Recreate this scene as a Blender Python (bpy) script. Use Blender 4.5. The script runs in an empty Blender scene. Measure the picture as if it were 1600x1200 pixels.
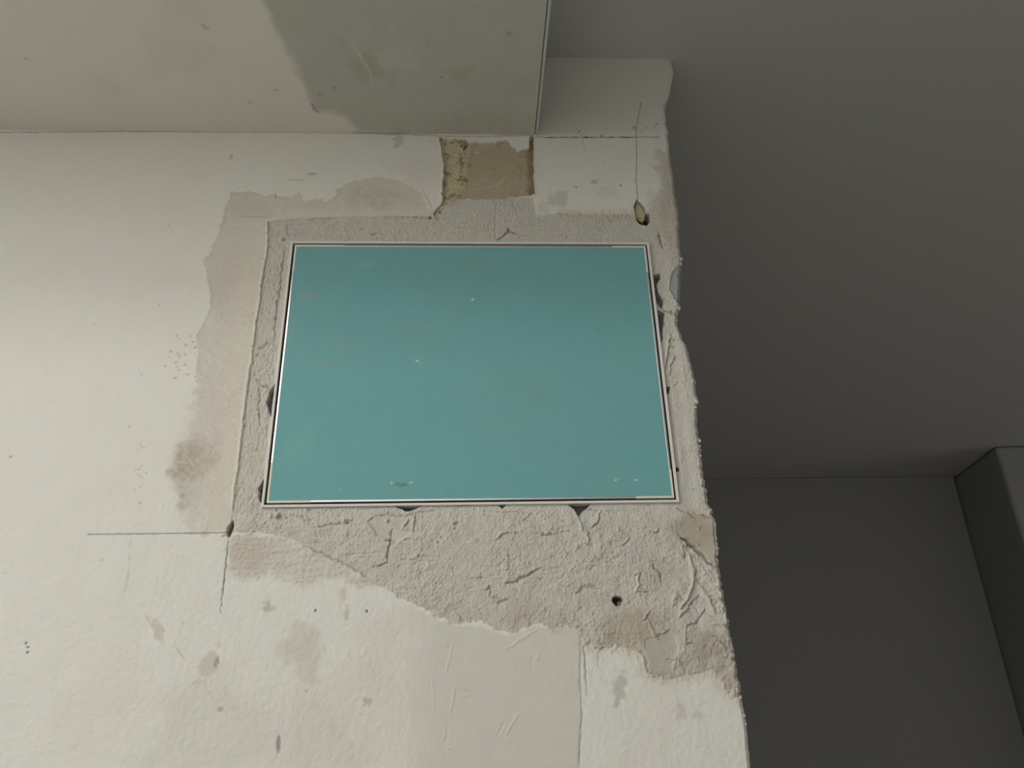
import bpy, math, random
import numpy as np
from mathutils import Matrix, Vector

C = bpy.context.scene.collection
random.seed(7)

# ------------------------------------------------------------------ camera, world, lights, exposure
F_PX = 1202.0                      # focal length in pixels of the 1600x1200 frame
CAM = Vector((0.0, -0.73, 1.60))   # 73 cm in front of the wall, eye height
_z = np.array([-71.0, 2647.0, -F_PX]); _z /= np.linalg.norm(_z)
_d = np.array([-54.0, -546.0, -F_PX]); _d -= _z * _d.dot(_z); _d /= np.linalg.norm(_d)
ROT = np.array([np.cross(_d, _z), _d, _z])           # world = ROT @ camera vector
cam_data = bpy.data.cameras.new('camera')
cam_data.sensor_fit = 'HORIZONTAL'; cam_data.sensor_width = 36.0
cam_data.lens = 36.0 * F_PX / 1600.0
cam_data.clip_start = 0.02
cam = bpy.data.objects.new('camera', cam_data); C.objects.link(cam)
cam.matrix_world = Matrix.Translation(CAM) @ Matrix([list(r) for r in ROT]).to_4x4()
bpy.context.scene.camera = cam

world = bpy.data.worlds.new('world'); bpy.context.scene.world = world
world.use_nodes = True
world.node_tree.nodes['Background'].inputs[0].default_value = (0.75, 0.85, 1.0, 1)
world.node_tree.nodes['Background'].inputs[1].default_value = 0.3

def area_light(name, loc, target, sx, sy, power, col):
    l = bpy.data.lights.new(name, 'AREA'); l.shape = 'RECTANGLE'; l.size = sx; l.size_y = sy
    l.energy = power; l.color = col
    o = bpy.data.objects.new(name, l); C.objects.link(o); o.location = loc
    o.rotation_euler = (Vector(target) - Vector(loc)).to_track_quat('-Z', 'Y').to_euler()
    return o
# daylight entering by the high window of the left wall, up and left of the camera
area_light('window_daylight', (-2.12, -1.65, 2.62), (0.0, -1.65, 2.62), 1.36, 1.12, 31.0, (1.0, 0.992, 0.965))
# added fill lamp, unseen in the high ceiling, to raise the floor bounce
area_light('overhead_fill', (-1.15, -2.25, 3.37), (-1.15, -2.25, 0.0), 1.5, 0.8, 26.0, (1.0, 0.992, 0.965)).rotation_euler = (0, 0, 0)
# fainter daylight from the far right of the room
area_light('side_daylight', (3.40, 0.85, 1.55), (0.0, 0.85, 1.55), 0.8, 1.1, 2.2, (0.93, 0.95, 1.0))

vs = bpy.context.scene.view_settings
vs.view_transform = 'Standard'; vs.look = 'None'; vs.gamma = 1.0; vs.use_curve_mapping = False
vs.exposure = 0.0

# ------------------------------------------------------------------ helpers
def ray(px, py):
    return ROT @ np.array([px - 800.0, 600.0 - py, -F_PX])
def on_wall(px, py):                # photo measurement -> metres on the hatch wall (x, z)
    r = ray(px, py); r = r * (0.73 / r[1])
    return (r[0], r[2] + CAM.z)
CEIL_Z = CAM.z + 0.797
SOF_Z = CAM.z + 0.667
def on_level(px, py, z):            # photo measurement -> metres on a horizontal plane (x, y)
    r = ray(px, py); r = r * ((z - CAM.z) / r[2])
    return (r[0], r[1] + CAM.y)

SAT = 1.0                           # how much of a stain's own hue is kept
def lin(c):
    c = np.asarray(c, float)
    g = c.mean() * np.array((1.02, 1.0, 0.955))
    c = np.clip((g + (c - g) * SAT) / 255.0, 0, 1)
    return np.where(c <= 0.04045, c / 12.92, ((c + 0.055) / 1.055) ** 2.4)

_rs = np.random.RandomState(11)
_perm = _rs.permutation(1024).astype(np.int32)
_ga = _rs.rand(1024) * 2 * np.pi
_gx = np.cos(_ga).astype(np.float32); _gy = np.sin(_ga).astype(np.float32)
def noise(x, y, size, seed=0):      # 2-D gradient noise, about -1..1, features of the given size in metres
    x = (x / size + 37.7 * seed + 500).astype(np.float32); y = (y / size + 91.3 * seed + 500).astype(np.float32)
    xi = np.floor(x).astype(np.int32); yi = np.floor(y).astype(np.int32)
    xf = x - xi; yf = y - yi
    u = xf * xf * xf * (xf * (xf * 6 - 15) + 10); v = yf * yf * yf * (yf * (yf * 6 - 15) + 10)
    def g(ix, iy, dx, dy):
        h = _perm[(_perm[ix & 1023] + iy) & 1023]
        return _gx[h] * dx + _gy[h] * dy
    a = g(xi, yi, xf, yf); b = g(xi + 1, yi, xf - 1, yf)
    c = g(xi, yi + 1, xf, yf - 1); d = g(xi + 1, yi + 1, xf - 1, yf - 1)
    p = a + u * (b - a); q = c + u * (d - c)
    return (p + v * (q - p)) * 1.5
def fbm(x, y, size, seed=0, octaves=4, gain=0.5):
    s = 0; a = 1.0; t = 0
    for k in range(octaves):
        s = s + a * noise(x, y, size, seed + k); t += a; a *= gain; size *= 0.5
    return s / t * 1.4
def sstep(a, b, v):
    t = np.clip((v - a) / (b - a), 0, 1); return t * t * (3 - 2 * t)

def seg_dist(x, y, ax, ay, bx, by):
    dx, dy = bx - ax, by - ay
    t = np.clip(((x - ax) * dx + (y - ay) * dy) / (dx * dx + dy * dy + 1e-18), 0, 1)
    return np.hypot(x - ax - t * dx, y - ay - t * dy), t

class Relief:
    """a gridded surface with relief (h, metres, positive outwards), colour and region ids"""
    def __init__(self, U, V):
        self.U, self.V = U, V
        self.h = np.zeros(U.shape); self.col = np.zeros(U.shape + (3,)); self.id = np.zeros(U.shape, np.int8)
    def window(self, pts, pad):
        p = np.array(pts)
        cu = self.U.min(0), self.U.max(0); rv = self.V.min(1), self.V.max(1)
        jj = np.where((cu[1] >= p[:, 0].min() - pad) & (cu[0] <= p[:, 0].max() + pad))[0]
        ii = np.where((rv[1] >= p[:, 1].min() - pad) & (rv[0] <= p[:, 1].max() + pad))[0]
        if len(ii) == 0 or len(jj) == 0: return None
        return slice(ii[0], ii[-1] + 1), slice(jj[0], jj[-1] + 1)
    def sdf(self, pts, pad=0.02):   # signed distance, positive inside; -1 far away
        out = np.full(self.U.shape, -1.0)
        w = self.window(pts, pad)
        if w is None: return out
        x, y = self.U[w], self.V[w]
        d = np.full(x.shape, 9.0); ins = np.zeros(x.shape, bool)
        n = len(pts)
        for k in range(n):
            (ax, ay), (bx, by) = pts[k], pts[(k + 1) % n]
            d = np.minimum(d, seg_dist(x, y, ax, ay, bx, by)[0])
            c = (ay > y) != (by > y)
            if by != ay: ins ^= c & (x < (bx - ax) * (y - ay) / (by - ay) + ax)
        out[w] = np.where(ins, d, -d)
        return out
    def stroke(self, pts, height, width, color=None, alpha=1.0, wobble=0.6, taper=True, seed=0, sharp=False):
        w = self.window(pts, width * 3)
        if w is None: return
        x, y = self.U[w], self.V[w]
        xx = x + noise(x, y, width * 3, seed + 5) * width * wobble
        yy = y + noise(x, y, width * 3, seed + 9) * width * wobble
        d = np.full(x.shape, 9.0); tt = np.zeros(x.shape); n = len(pts) - 1
        for k in range(n):
            dk, tk = seg_dist(xx, yy, *pts[k], *pts[k + 1])
            m = dk < d; d = np.where(m, dk, d); tt = np.where(m, (k + tk) / n, tt)
        wl = width * (np.sin(np.clip(tt, 0.02, 0.98) * np.pi) ** 0.5 if taper else 1.0)
        wl = wl * (1 + 0.35 * noise(x, y, width * 4, seed + 2))
        f = 1 - sstep(0.35 if sharp else 0.0, 1.0, d / np.maximum(wl, 1e-6))
        self.h[w] += f * height
        if color is not None:
            a = (f * alpha)[..., None]
            self.col[w] = self.col[w] * (1 - a) + lin(color) * a
    def blot(self, c, rx, ry, height=0.0, color=None, alpha=1.0, rag=0.4, soft=0.5, rot=0.0, seed=0):
        r = max(rx, ry) * 1.7
        w = self.window([(c[0] - r, c[1] - r), (c[0] + r, c[1] + r)], 0)
        if w is None: return
        x, y = self.U[w] - c[0], self.V[w] - c[1]
        ca, sa = math.cos(rot), math.sin(rot)
        q = np.hypot((x * ca + y * sa) / rx, (-x * sa + y * ca) / ry)
        q = q + rag * fbm(self.U[w], self.V[w], min(rx, ry), seed + 3, 3)
        f = 1 - sstep(1 - soft, 1.0 + 1e-4, q)
        self.h[w] += f * height
        if color is not None:
            a = (f * alpha)[..., None]
            self.col[w] = self.col[w] * (1 - a) + lin(color) * a
    def tint(self, mask, color):
        a = np.clip(mask, 0, 1)[..., None]
        self.col = self.col * (1 - a) + lin(color) * a

def link_mesh(name, V, F, mat, col=None, parent=None, smooth=True, n_smooth=None):
    """V (n,3), F (m,4) -> ONE mesh object"""
    me = bpy.data.meshes.new(name)
    V = np.asarray(V, np.float32); F = np.asarray(F, np.int32)
    me.vertices.add(len(V)); me.vertices.foreach_set('co', V.ravel())
    me.loops.add(F.size); me.loops.foreach_set('vertex_index', F.ravel())
    me.polygons.add(len(F))
    me.polygons.foreach_set('loop_start', np.arange(0, F.size, 4, dtype=np.int32))
    sm = np.zeros(len(F), bool)
    if smooth: sm[:] = True
    if n_smooth is not None: sm[n_smooth:] = False
    me.polygons.foreach_set('use_smooth', sm)
    if col is not None:
        a = me.attributes.new('Col', 'FLOAT_COLOR', 'POINT')
        rgba = np.ones((len(V), 4), np.float32); rgba[:, :3] = col
        a.data.foreach_set('color', rgba.ravel())
    me.materials.append(mat); me.update(calc_edges=True); me.validate()
    o = bpy.data.objects.new(name, me); C.objects.link(o)
    if parent: o.parent = parent
    return o

def relief_piece(name, rel, rid, to_world, normal, mat, parent=None, skirt=0.004, rim=0.015):
    """the cells of one region as a mesh: its relief surface plus side walls around its outline"""
    pos = to_world(rel.U, rel.V, rel.h); n = rel.U.shape
    cid = rel.id[:-1, :-1]
    cell = cid == rid
    ii, jj = np.nonzero(cell)
    idx = np.arange(n[0] * n[1]).reshape(n)
    quads = np.stack([idx[ii, jj], idx[ii, jj + 1], idx[ii + 1, jj + 1], idx[ii + 1, jj]], 1)
    pad = np.full((cid.shape[0] + 2, cid.shape[1] + 2), -9); pad[1:-1, 1:-1] = cid
    edges = []
    for di, dj, a, b in ((-1, 0, (0, 0), (0, 1)), (0, 1, (0, 1), (1, 1)), (1, 0, (1, 1), (1, 0)), (0, -1, (1, 0), (0, 0))):
        nb = pad[ii + 1 + di, jj + 1 + dj]
        m = nb != rid
        deep = np.where((nb[m] < 0), rim, skirt)
        edges.append((idx[ii[m] + a[0], jj[m] + a[1]], idx[ii[m] + b[0], jj[m] + b[1]], deep))
    ea = np.concatenate([e[0] for e in edges]); eb = np.concatenate([e[1] for e in edges]); ed = np.concatenate([e[2] for e in edges])
    used, inv = np.unique(quads.ravel(), return_inverse=True)
    P = pos.reshape(-1, 3); K = rel.col.reshape(-1, 3)
    V = [P[used]]; Kc = [K[used]]; Fq = [inv.reshape(-1, 4)]
    base = len(used); m = len(ea)
    nn = np.array(normal)
    V += [P[ea], P[eb], P[eb] - nn * ed[:, None], P[ea] - nn * ed[:, None]]; Kc += [K[ea], K[eb], K[eb], K[ea]]
    q = np.arange(m)
    Fq.append(np.stack([base + q + m, base + q, base + q + 3 * m, base + q + 2 * m], 1))
    return link_mesh(name, np.concatenate(V), np.concatenate(Fq), mat, np.concatenate(Kc), parent, True, len(ii))

def boxes(name, lst, mat, parent=None, bevel=0.0):
    """axis-aligned boxes (x0,y0,z0,x1,y1,z1) as one mesh"""
    V, F = [], []
    for (x0, y0, z0, x1, y1, z1) in lst:
        b = len(V)
        V += [(x0, y0, z0), (x1, y0, z0), (x1, y1, z0), (x0, y1, z0), (x0, y0, z1), (x1, y0, z1), (x1, y1, z1), (x0, y1, z1)]
        F += [tuple(b + k for k in q) for q in ((0, 3, 2, 1), (4, 5, 6, 7), (0, 1, 5, 4), (1, 2, 6, 5), (2, 3, 7, 6), (3, 0, 4, 7))]
    o = link_mesh(name, V, F, mat, None, parent, False)
    if bevel:
        md = o.modifiers.new('bevel', 'BEVEL'); md.width = bevel; md.segments = 3
    return o
def prism(name, outline, z0, z1, mat, parent=None, bevel=0.0):
    me = bpy.data.meshes.new(name); n = len(outline)
    V = [(x, y, z0) for x, y in outline] + [(x, y, z1) for x, y in outline]
    F = [tuple(range(n - 1, -1, -1)), tuple(range(n, 2 * n))] + [(k, (k + 1) % n, n + (k + 1) % n, n + k) for k in range(n)]
    me.from_pydata(V, [], F); me.materials.append(mat); me.update()
    o = bpy.data.objects.new(name, me); C.objects.link(o)
    if parent: o.parent = parent
    if bevel:
        md = o.modifiers.new('bevel', 'BEVEL'); md.width = bevel; md.segments = 4
    return o
def structure(o, label=None, cat=None):
    o['kind'] = 'structure'
    if label: o['label'] = label
    if cat: o['category'] = cat
    return o

# ------------------------------------------------------------------ materials
def new_mat(name, rough=0.9, metallic=0.0, spec=0.25):
    m = bpy.data.materials.new(name); m.use_nodes = True
    b = m.node_tree.nodes['Principled BSDF']
    b.inputs['Roughness'].default_value = rough; b.inputs['Metallic'].default_value = metallic
    b.inputs['Specular IOR Level'].default_value = spec
    return m, m.node_tree, b
def grain_mat(name, scale, bump, tint, rough=0.92, color=None, detail=4, dist=0.0006):
    """base colour (attribute or constant) with fine procedural mottling and bump"""
    m, t, b = new_mat(name, rough)
    N, L = t.nodes, t.links
    tc = N.new('ShaderNodeTexCoord')
    n1 = N.new('ShaderNodeTexNoise'); n1.inputs['Scale'].default_value = scale; n1.inputs['Detail'].default_value = detail
    n2 = N.new('ShaderNodeTexNoise'); n2.inputs['Scale'].default_value = scale * 0.12; n2.inputs['Detail'].default_value = 3
    L.new(tc.outputs['Object'], n1.inputs['Vector']); L.new(tc.outputs['Object'], n2.inputs['Vector'])
    mr = N.new('ShaderNodeMapRange'); mr.inputs[1].default_value = 0.25; mr.inputs[2].default_value = 0.75
    mr.inputs[3].default_value = 1 - tint; mr.inputs[4].default_value = 1 + tint * 0.6
    L.new(n1.outputs['Fac'], mr.inputs[0])
    mr2 = N.new('ShaderNodeMapRange'); mr2.inputs[1].default_value = 0.3; mr2.inputs[2].default_value = 0.7
    mr2.inputs[3].default_value = 1 - tint * 0.35; mr2.inputs[4].default_value = 1 + tint * 0.2
    L.new(n2.outputs['Fac'], mr2.inputs[0])
    mul = N.new('ShaderNodeMath'); mul.operation = 'MULTIPLY'
    L.new(mr.outputs[0], mul.inputs[0]); L.new(mr2.outputs[0], mul.inputs[1])
    mx = N.new('ShaderNodeVectorMath'); mx.operation = 'SCALE'
    if color is None:
        at = N.new('ShaderNodeAttribute'); at.attribute_name = 'Col'
        L.new(at.outputs['Color'], mx.inputs[0])
    else:
        mx.inputs[0].default_value = tuple(lin(color))
    L.new(mul.outputs[0], mx.inputs['Scale'])
    L.new(mx.outputs[0], b.inputs['Base Color'])
    bp = N.new('ShaderNodeBump'); bp.inputs['Strength'].default_value = bump; bp.inputs['Distance'].default_value = dist
    L.new(n1.outputs['Fac'], bp.inputs['Height']); L.new(bp.outputs[0], b.inputs['Normal'])
    return m
M_PAINT = grain_mat('painted_plaster', 420, 0.35, 0.02)
M_MORTAR = grain_mat('rough_mortar', 850, 0.9, 0.14, dist=0.0009)
M_BARE = grain_mat('bare_substrate', 700, 0.8, 0.12)
M_SKIM = grain_mat('smooth_filler', 300, 0.15, 0.02)
M_CEIL = grain_mat('ceiling_paint', 220, 0.12, 0.02, color=(191, 190, 187), dist=0.001)
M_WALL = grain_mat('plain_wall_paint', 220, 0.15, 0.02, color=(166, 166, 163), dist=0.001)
M_ROOM = grain_mat('room_wall_paint', 200, 0.1, 0.02, color=(223, 222, 219))
M_FLOOR = grain_mat('floor_screed', 60, 0.2, 0.08, color=(216, 212, 204))
M_BOARD = grain_mat('green_board_paper', 1500, 0.12, 0.05, rough=0.85)
M_CARD = grain_mat('cream_edge', 900, 0.3, 0.05, color=(226, 222, 206))
M_DARK = grain_mat('dark_cavity', 300, 0.2, 0.1, color=(38, 36, 33))
M_GAP = grain_mat('black_gap', 600, 0.1, 0.1, color=(16, 16, 17))
M_ALU, _t, _b = new_mat('aluminium', 0.32, 0.9, 0.5); _b.inputs['Base Color'].default_value = (0.72, 0.71, 0.70, 1)
_n = _t.nodes.new('ShaderNodeTexNoise'); _n.inputs['Scale'].default_value = 300
_r = _t.nodes.new('ShaderNodeMapRange'); _r.inputs[3].default_value = 0.22; _r.inputs[4].default_value = 0.42
_t.links.new(_n.outputs['Fac'], _r.inputs[0]); _t.links.new(_r.outputs[0], _b.inputs['Roughness'])
M_FRAME = grain_mat('dusty_aluminium', 900, 0.3, 0.06, rough=0.55, color=(226, 222, 216))
M_BEAD = grain_mat('bead_steel', 500, 0.1, 0.05, rough=0.6, color=(166, 168, 172))
M_ZINC = grain_mat('galvanised_steel', 500, 0.1, 0.05, rough=0.5, color=(112, 113, 116))

# ------------------------------------------------------------------ the hatch wall: one relief, cut into paint, mortar, filler, ...
W = on_wall
X_EDGE = [(1050, 60), (1050, 95), (1053.5, 110), (1046, 147), (1038.5, 160), (1042, 189), (1047, 235), (1053, 280), (1058, 315), (1061, 340),
          (1063, 370), (1064, 395), (1067, 405), (1066, 412), (1064, 430), (1064, 470), (1063, 482), (1060, 492), (1060.5, 508), (1066, 522), (1075, 545), (1081, 565),
          (1086, 587), (1089, 615), (1092, 627), (1089, 640), (1091, 665), (1095, 690), (1097, 720), (1103, 760), (1106, 775), (1113, 800), (1119, 826), (1121, 850),
          (1123, 885), (1126, 910), (1132, 945), (1140, 984), (1147, 1020), (1153, 1058), (1157, 1068), (1159, 1085), (1164, 1110), (1168, 1132), (1169.5, 1150), (1174, 1200), (1180, 1260)]
edge_pts = sorted([W(*p) for p in X_EDGE], key=lambda p: p[1])
ez = np.array([p[1] for p in edge_pts]); ex = np.array([p[0] for p in edge_pts])
ROOM_L = -2.2
DX = 0.00075
cols = np.concatenate([np.linspace(ROOM_L, -0.62, 14)[:-1], np.arange(-0.62, -0.30, 0.0015), np.arange(-0.30, 0.2351, DX)])
rows = np.concatenate([np.linspace(0.0, 1.54, 14)[:-1], np.arange(1.54, CEIL_Z, 0.0008), [CEIL_Z]])
U, V = np.meshgrid(cols, rows)
# the last columns follow the ragged corner
x0 = 0.205
edge = np.interp(rows, ez, ex)
fine = (rows > 1.53)
edge = edge + fine * (0.0013 * noise(rows, rows * 0 + 1, 0.007, 3) + 0.0011 * np.where(rows > W(1090, 700)[1], 0.45, 1) * noise(rows, rows * 0 + 2, 0.0037, 4)) * np.where(rows > W(1160, 1085)[1], 1, 0.3) * np.where(rows > W(1042, 189)[1], 0.3, 1)
k = np.clip((U - x0) / (cols[-1] - x0), 0, 1)
U = np.where(U > x0, x0 + k * (edge[:, None] - x0), U)
wall = Relief(U, V)
detail = np.where((U > -0.62) & (V > 1.53), 1.0, 0.0)

def poly(px): return [W(*p) for p in px]
jag = fbm(U, V, 0.012, 21, 4, 0.6)
jag2 = fbm(U, V, 0.03, 31, 4, 0.6)

MORTAR = poly([(418, 346), (470, 341), (500, 340), (560, 338), (600, 339), (660, 337), (677, 340), (692, 322), (703, 320), (720, 311), (760, 307), (800, 308), (834, 308),
               (840, 336), (880, 333), (940, 336), (985, 334), (1000, 340), (1018, 322), (1034, 285), (1044, 240), (1090, 235), (1140, 600), (1200, 900), (1200, 1085), (1150, 1088), (1135, 1078),
               (1120, 1056), (1105, 1046), (1090, 1052), (1075, 1055), (1050, 1060), (1020, 1058), (1008, 1045), (1005, 1026), (985, 1016), (965, 1008), (950, 1012),
               (930, 1012), (915, 1006), (908, 986), (895, 979), (860, 981), (835, 976), (800, 990), (780, 986), (750, 973), (715, 975), (690, 968), (668, 958),
               (650, 945), (625, 935), (600, 918), (575, 905), (545, 888), (520, 876), (490, 862), (470, 848), (440, 838), (400, 832), (362, 831),
               (360, 818), (363, 800), (367, 760), (373, 715), (379, 660), (386, 600), (393, 560), (399, 510), (405, 470), (412, 420), (418, 385)])
SCRAPED = poly([(365, 303), (395, 299), (420, 304), (445, 309), (468, 297), (475, 312), (520, 313), (527, 298), (545, 285), (570, 277), (600, 275), (625, 282), (645, 292),
                (660, 305), (668, 325), (690, 345), (500, 400), (430, 640), (400, 840), (358, 832), (300, 832), (285, 816), (272, 802), (269, 771), (259, 740), (257, 725), (268, 701),
                (285, 673), (291, 641), (311, 600), (308, 575), (310, 550), (306, 526), (318, 505), (331, 480), (329, 456), (322, 428), (318, 405), (325, 398), (340, 370), (347, 350), (352, 325)])
THIN = poly([(352, 833), (400, 828), (470, 845), (520, 872), (585, 908), (572, 920), (545, 908), (515, 906), (480, 918), (455, 908), (430, 902), (405, 906), (380, 908), (356, 900)])
BARE = poly([(687, 214), (700, 215), (728, 216), (735, 222), (745, 221), (771, 222), (796, 217), (800, 226), (811, 233), (827, 231), (827, 217), (835, 213), (835, 257), (836, 291),
             (839, 303), (832, 306), (816, 307), (780, 310), (753, 310), (727, 310), (716, 312), (703, 321), (692, 322), (679, 339), (676, 336), (692, 310), (691, 289), (694, 265), (690, 237)])
SKIM = poly([(622, 950), (640, 944), (670, 962), (715, 977), (750, 976), (780, 989), (800, 992), (835, 978), (860, 983), (895, 981), (905, 988), (910, 1008), (906, 1040), (908, 1080),
             (909, 1110), (905, 1160), (905, 1230), (640, 1230), (628, 1170), (640, 1120), (630, 1060), (626, 1000)])
BEAD = poly([(1064, 412), (1056, 418), (1050, 428), (1047, 440), (1047, 452), (1052, 462), (1058, 472), (1064, 476), (1080, 470), (1080, 412)])
sd_m = wall.sdf(MORTAR, 0.03); sd_s = wall.sdf(SCRAPED, 0.03); sd_t = wall.sdf(THIN, 0.03); sd_b = wall.sdf(BARE, 0.02)
sd_k = wall.sdf(SKIM, 0.05); sd_c = wall.sdf(BEAD, 0.01)
upper = V > 1.8                                   # the cut edges left and above the hatch are straight, the trowelled ones below are ragged
ragm = np.where(V < W(600, 845)[1], 0.004, 0.0012)
sm = sd_m + jag * ragm
sb = sd_b + jag * 0.0022
sc = sd_c + jag * 0.001
ss = sd_s + jag * 0.004 + jag2 * 0.003
st = sd_t + jag * 0.005
sk = sd_k + jag * 0.0025 + jag2 * 0.0015

# --- base colour of the old paint, its roller texture
wall.col[:] = lin((224, 222, 214))
SAT = 0.6
m1 = fbm(U, V, 0.16, 41, 4); m2 = fbm(U, V, 0.05, 47, 4)
wall.tint(sstep(0.0, 0.9, m1) * 0.35, (224, 216, 206))
wall.tint(sstep(0.1, 1.0, -m1) * 0.3, (219, 216, 205))
wall.tint(sstep(0.2, 1.0, m2) * 0.25, (216, 211, 199))
rough_paint = 0.5 + 0.8 * sstep(2.0, 1.62, V)
wall.h += detail * rough_paint * (0.00022 * fbm(U, V, 0.0055, 51, 3) + 0.00032 * noise(U, V, 0.03, 55))
def soft_patch(cx, cy, rx, ry, color, alpha, rot=0, rag=0.45, soft=0.6, seed=0, h=0.0):
    if rx * ry > 60: alpha *= 0.75; soft = min(1.0, soft + 0.25); rag += 0.15
    c = W(cx, cy); wall.blot(c, rx * 0.00067, ry * 0.00069, h, color, alpha, rag, soft, rot, seed)
# worn, stained and pinkish places of the paint
soft_patch(700, 270, 160, 50, (214, 205, 193), 0.5, seed=2)
soft_patch(560, 1130, 120, 80, (222, 207, 192), 0.55, seed=3)
soft_patch(600, 1010, 80, 70, (222, 209, 197), 0.6, seed=4)
soft_patch(470, 1020, 30, 42, (208, 194, 181), 0.75, rot=0.5, soft=0.25, seed=5)
soft_patch(325, 1130, 120, 70, (209, 206, 194), 0.6, seed=6, soft=0.4)
soft_patch(470, 1160, 110, 60, (211, 207, 196), 0.5, seed=7, soft=0.4)
soft_patch(326, 1037, 17, 24, (196, 187, 173), 0.8, rot=-0.2, soft=0.25, seed=8)
soft_patch(338, 1035, 4, 9, (160, 150, 140), 0.7, rot=-0.2, seed=9)
soft_patch(246, 984, 8, 20, (203, 190, 176), 0.9, rot=0.5, soft=0.2, seed=10)
soft_patch(418, 948, 13, 7, (178, 172, 160), 0.8, rot=-0.2, soft=0.3, seed=11)
soft_patch(573, 1096, 9, 7, (180, 173, 160), 0.85, rot=-0.4, soft=0.3, seed=12)
soft_patch(968, 1072, 10, 28, (180, 174, 160), 0.8, rot=-0.25, soft=0.3, seed=13)
soft_patch(435, 1163, 3.5, 13, (150, 145, 136), 0.8, soft=0.4, seed=14, h=-0.0003)
soft_patch(345, 1108, 6, 4, (165, 158, 148), 0.7, seed=15)
soft_patch(875, 310, 22, 20, (188, 182, 170), 0.75, soft=0.2, seed=16)
soft_patch(850, 325, 18, 16, (190, 184, 172), 0.6, soft=0.3, seed=17)
soft_patch(928, 284, 7, 6, (180, 165, 152), 0.6, seed=18)
soft_patch(945, 300, 30, 22, (206, 194, 182), 0.5, seed=19)
soft_patch(1040, 260, 26, 60, (194, 176, 154), 0.8, soft=0.5, seed=20)
soft_patch(1025, 320, 25, 40, (206, 192, 174), 0.6, soft=0.5, seed=21)
soft_patch(488, 272, 14, 3, (150, 145, 132), 0.7, seed=22)
soft_patch(462, 281, 22, 3, (175, 172, 155), 0.6, seed=23)
soft_patch(361, 245, 4, 8, (176, 172, 156), 0.6, seed=24)
soft_patch(622, 222, 14, 16, (185, 181, 170), 0.8, soft=0.2, seed=25)
soft_patch(610, 209, 30, 6, (188, 184, 172), 0.8, soft=0.3, seed=26)
soft_patch(17, 713, 3, 3, (150, 140, 125), 0.8, seed=27)
for cx, cy in ((40, 1005), (43, 1011), (43, 1019), (700, 1009), (573, 955), (493, 954)):
    soft_patch(cx, cy, 2.0, 2.0, (80, 76, 70), 0.9, soft=0.4, seed=cx, h=-0.0004)
soft_patch(1062, 1110, 10, 14, (186, 178, 164), 0.5, seed=28)
soft_patch(1092, 1118, 12, 8, (180, 172, 158), 0.5, seed=29)
soft_patch(535, 930, 8, 16, (200, 184, 170), 0.7, seed=30)
soft_patch(542, 960, 5, 14, (180, 170, 158), 0.7, seed=31)
soft_patch(1043, 193, 6, 5, (120, 115, 105), 0.7, seed=32)
for cx, cy, r in ((1025, 194, 4), (1023, 200, 2.5), (991, 200, 4), (1011, 199, 2), (1001, 205, 2), (917, 214, 5), (940, 212, 4), (905, 205, 3), (900, 292, 3), (970, 290, 3)):
    soft_patch(cx, cy, r, r, (128, 122, 112), 0.7, seed=int(cx))
for _k in range(46):      # small nicks all over the old paint
    cx, cy = random.uniform(120, 1120), random.uniform(240, 1190)
    s_ = random.uniform(0.8, 2.2)
    soft_patch(cx, cy, s_, s_ * random.uniform(0.8, 2.5), (168, 160, 148), 0.6, seed=_k, h=-0.0002)
for _k in range(30):      # peeling dots beside the scraped patch
    cx, cy = random.gauss(288, 16), random.gauss(550, 26)
    s_ = random.uniform(1.0, 3.0)
    soft_patch(cx, cy, s_, s_, (186, 176, 160), 0.8, seed=_k, h=-0.0003)
for _k in range(26):
    cx, cy = random.gauss(219, 4), random.uniform(680, 800)
    soft_patch(cx, cy, 1.2, 1.8, (176, 168, 154), 0.7, seed=_k)

# --- scraped patch: paint taken off down to the old beige plaster
lowl = sstep(W(300, 560)[1], W(300, 640)[1], V) * (U < W(340, 700)[0])
f = sstep(-0.0006, 0.0008, ss) * (1 - lowl) + sstep(-0.003, 0.013, ss + 0.004 * jag) * lowl
wall.tint(f * 1.0, (212, 204, 192))
e1 = fbm(U, V, 0.035, 61, 4)
wall.tint(f * sstep(0.1, 0.8, e1) * 0.55, (205, 195, 182))
wall.tint(f * sstep(0.1, 0.8, -e1) * 0.4, (226, 216, 200))
wall.tint(f * sstep(0.006, 0.0, ss) * 0.4 * sstep(-0.3, 0.5, jag2), (190, 178, 160))
wall.tint(f * sstep(0.045, 0.004, -sd_m) * 0.55 * sstep(-0.5, 0.5, e1 + 0.4), (222, 213, 192))
spk = fbm(U, V, 0.004, 63, 3)
wall.tint(f * sstep(0.2, 0.7, spk) * 0.45 * sstep(-0.2, 0.5, jag2), (178, 168, 152))
wall.h -= f * 0.0003 * detail
wall.h += f * detail * 0.00012 * fbm(U, V, 0.004, 64, 3)
def dirty(cx, cy, rx, ry, color, alpha, seed):
    c = W(cx, cy); q = np.hypot((U - c[0]) / (rx * 0.00067), (V - c[1]) / (ry * 0.00069)) + 0.5 * fbm(U, V, 0.02, seed, 4)
    wall.tint(f * (1 - sstep(0.3, 1.1, q)) * alpha * (0.6 + 0.4 * sstep(-0.3, 0.3, fbm(U, V, 0.006, seed + 5, 3))), color)
dirty(285, 735, 30, 60, (184, 168, 148), 0.9, 71)
dirty(320, 715, 26, 40, (190, 174, 156), 0.7, 72)
dirty(345, 610, 50, 60, (207, 196, 184), 0.5, 73)
dirty(345, 440, 30, 60, (205, 192, 175), 0.6, 74)
dirty(590, 310, 70, 34, (196, 186, 172), 0.7, 75)
dirty(390, 325, 60, 30, (200, 194, 178), 0.6, 76)
dirty(490, 322, 60, 16, (204, 198, 182), 0.7, 79)
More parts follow.
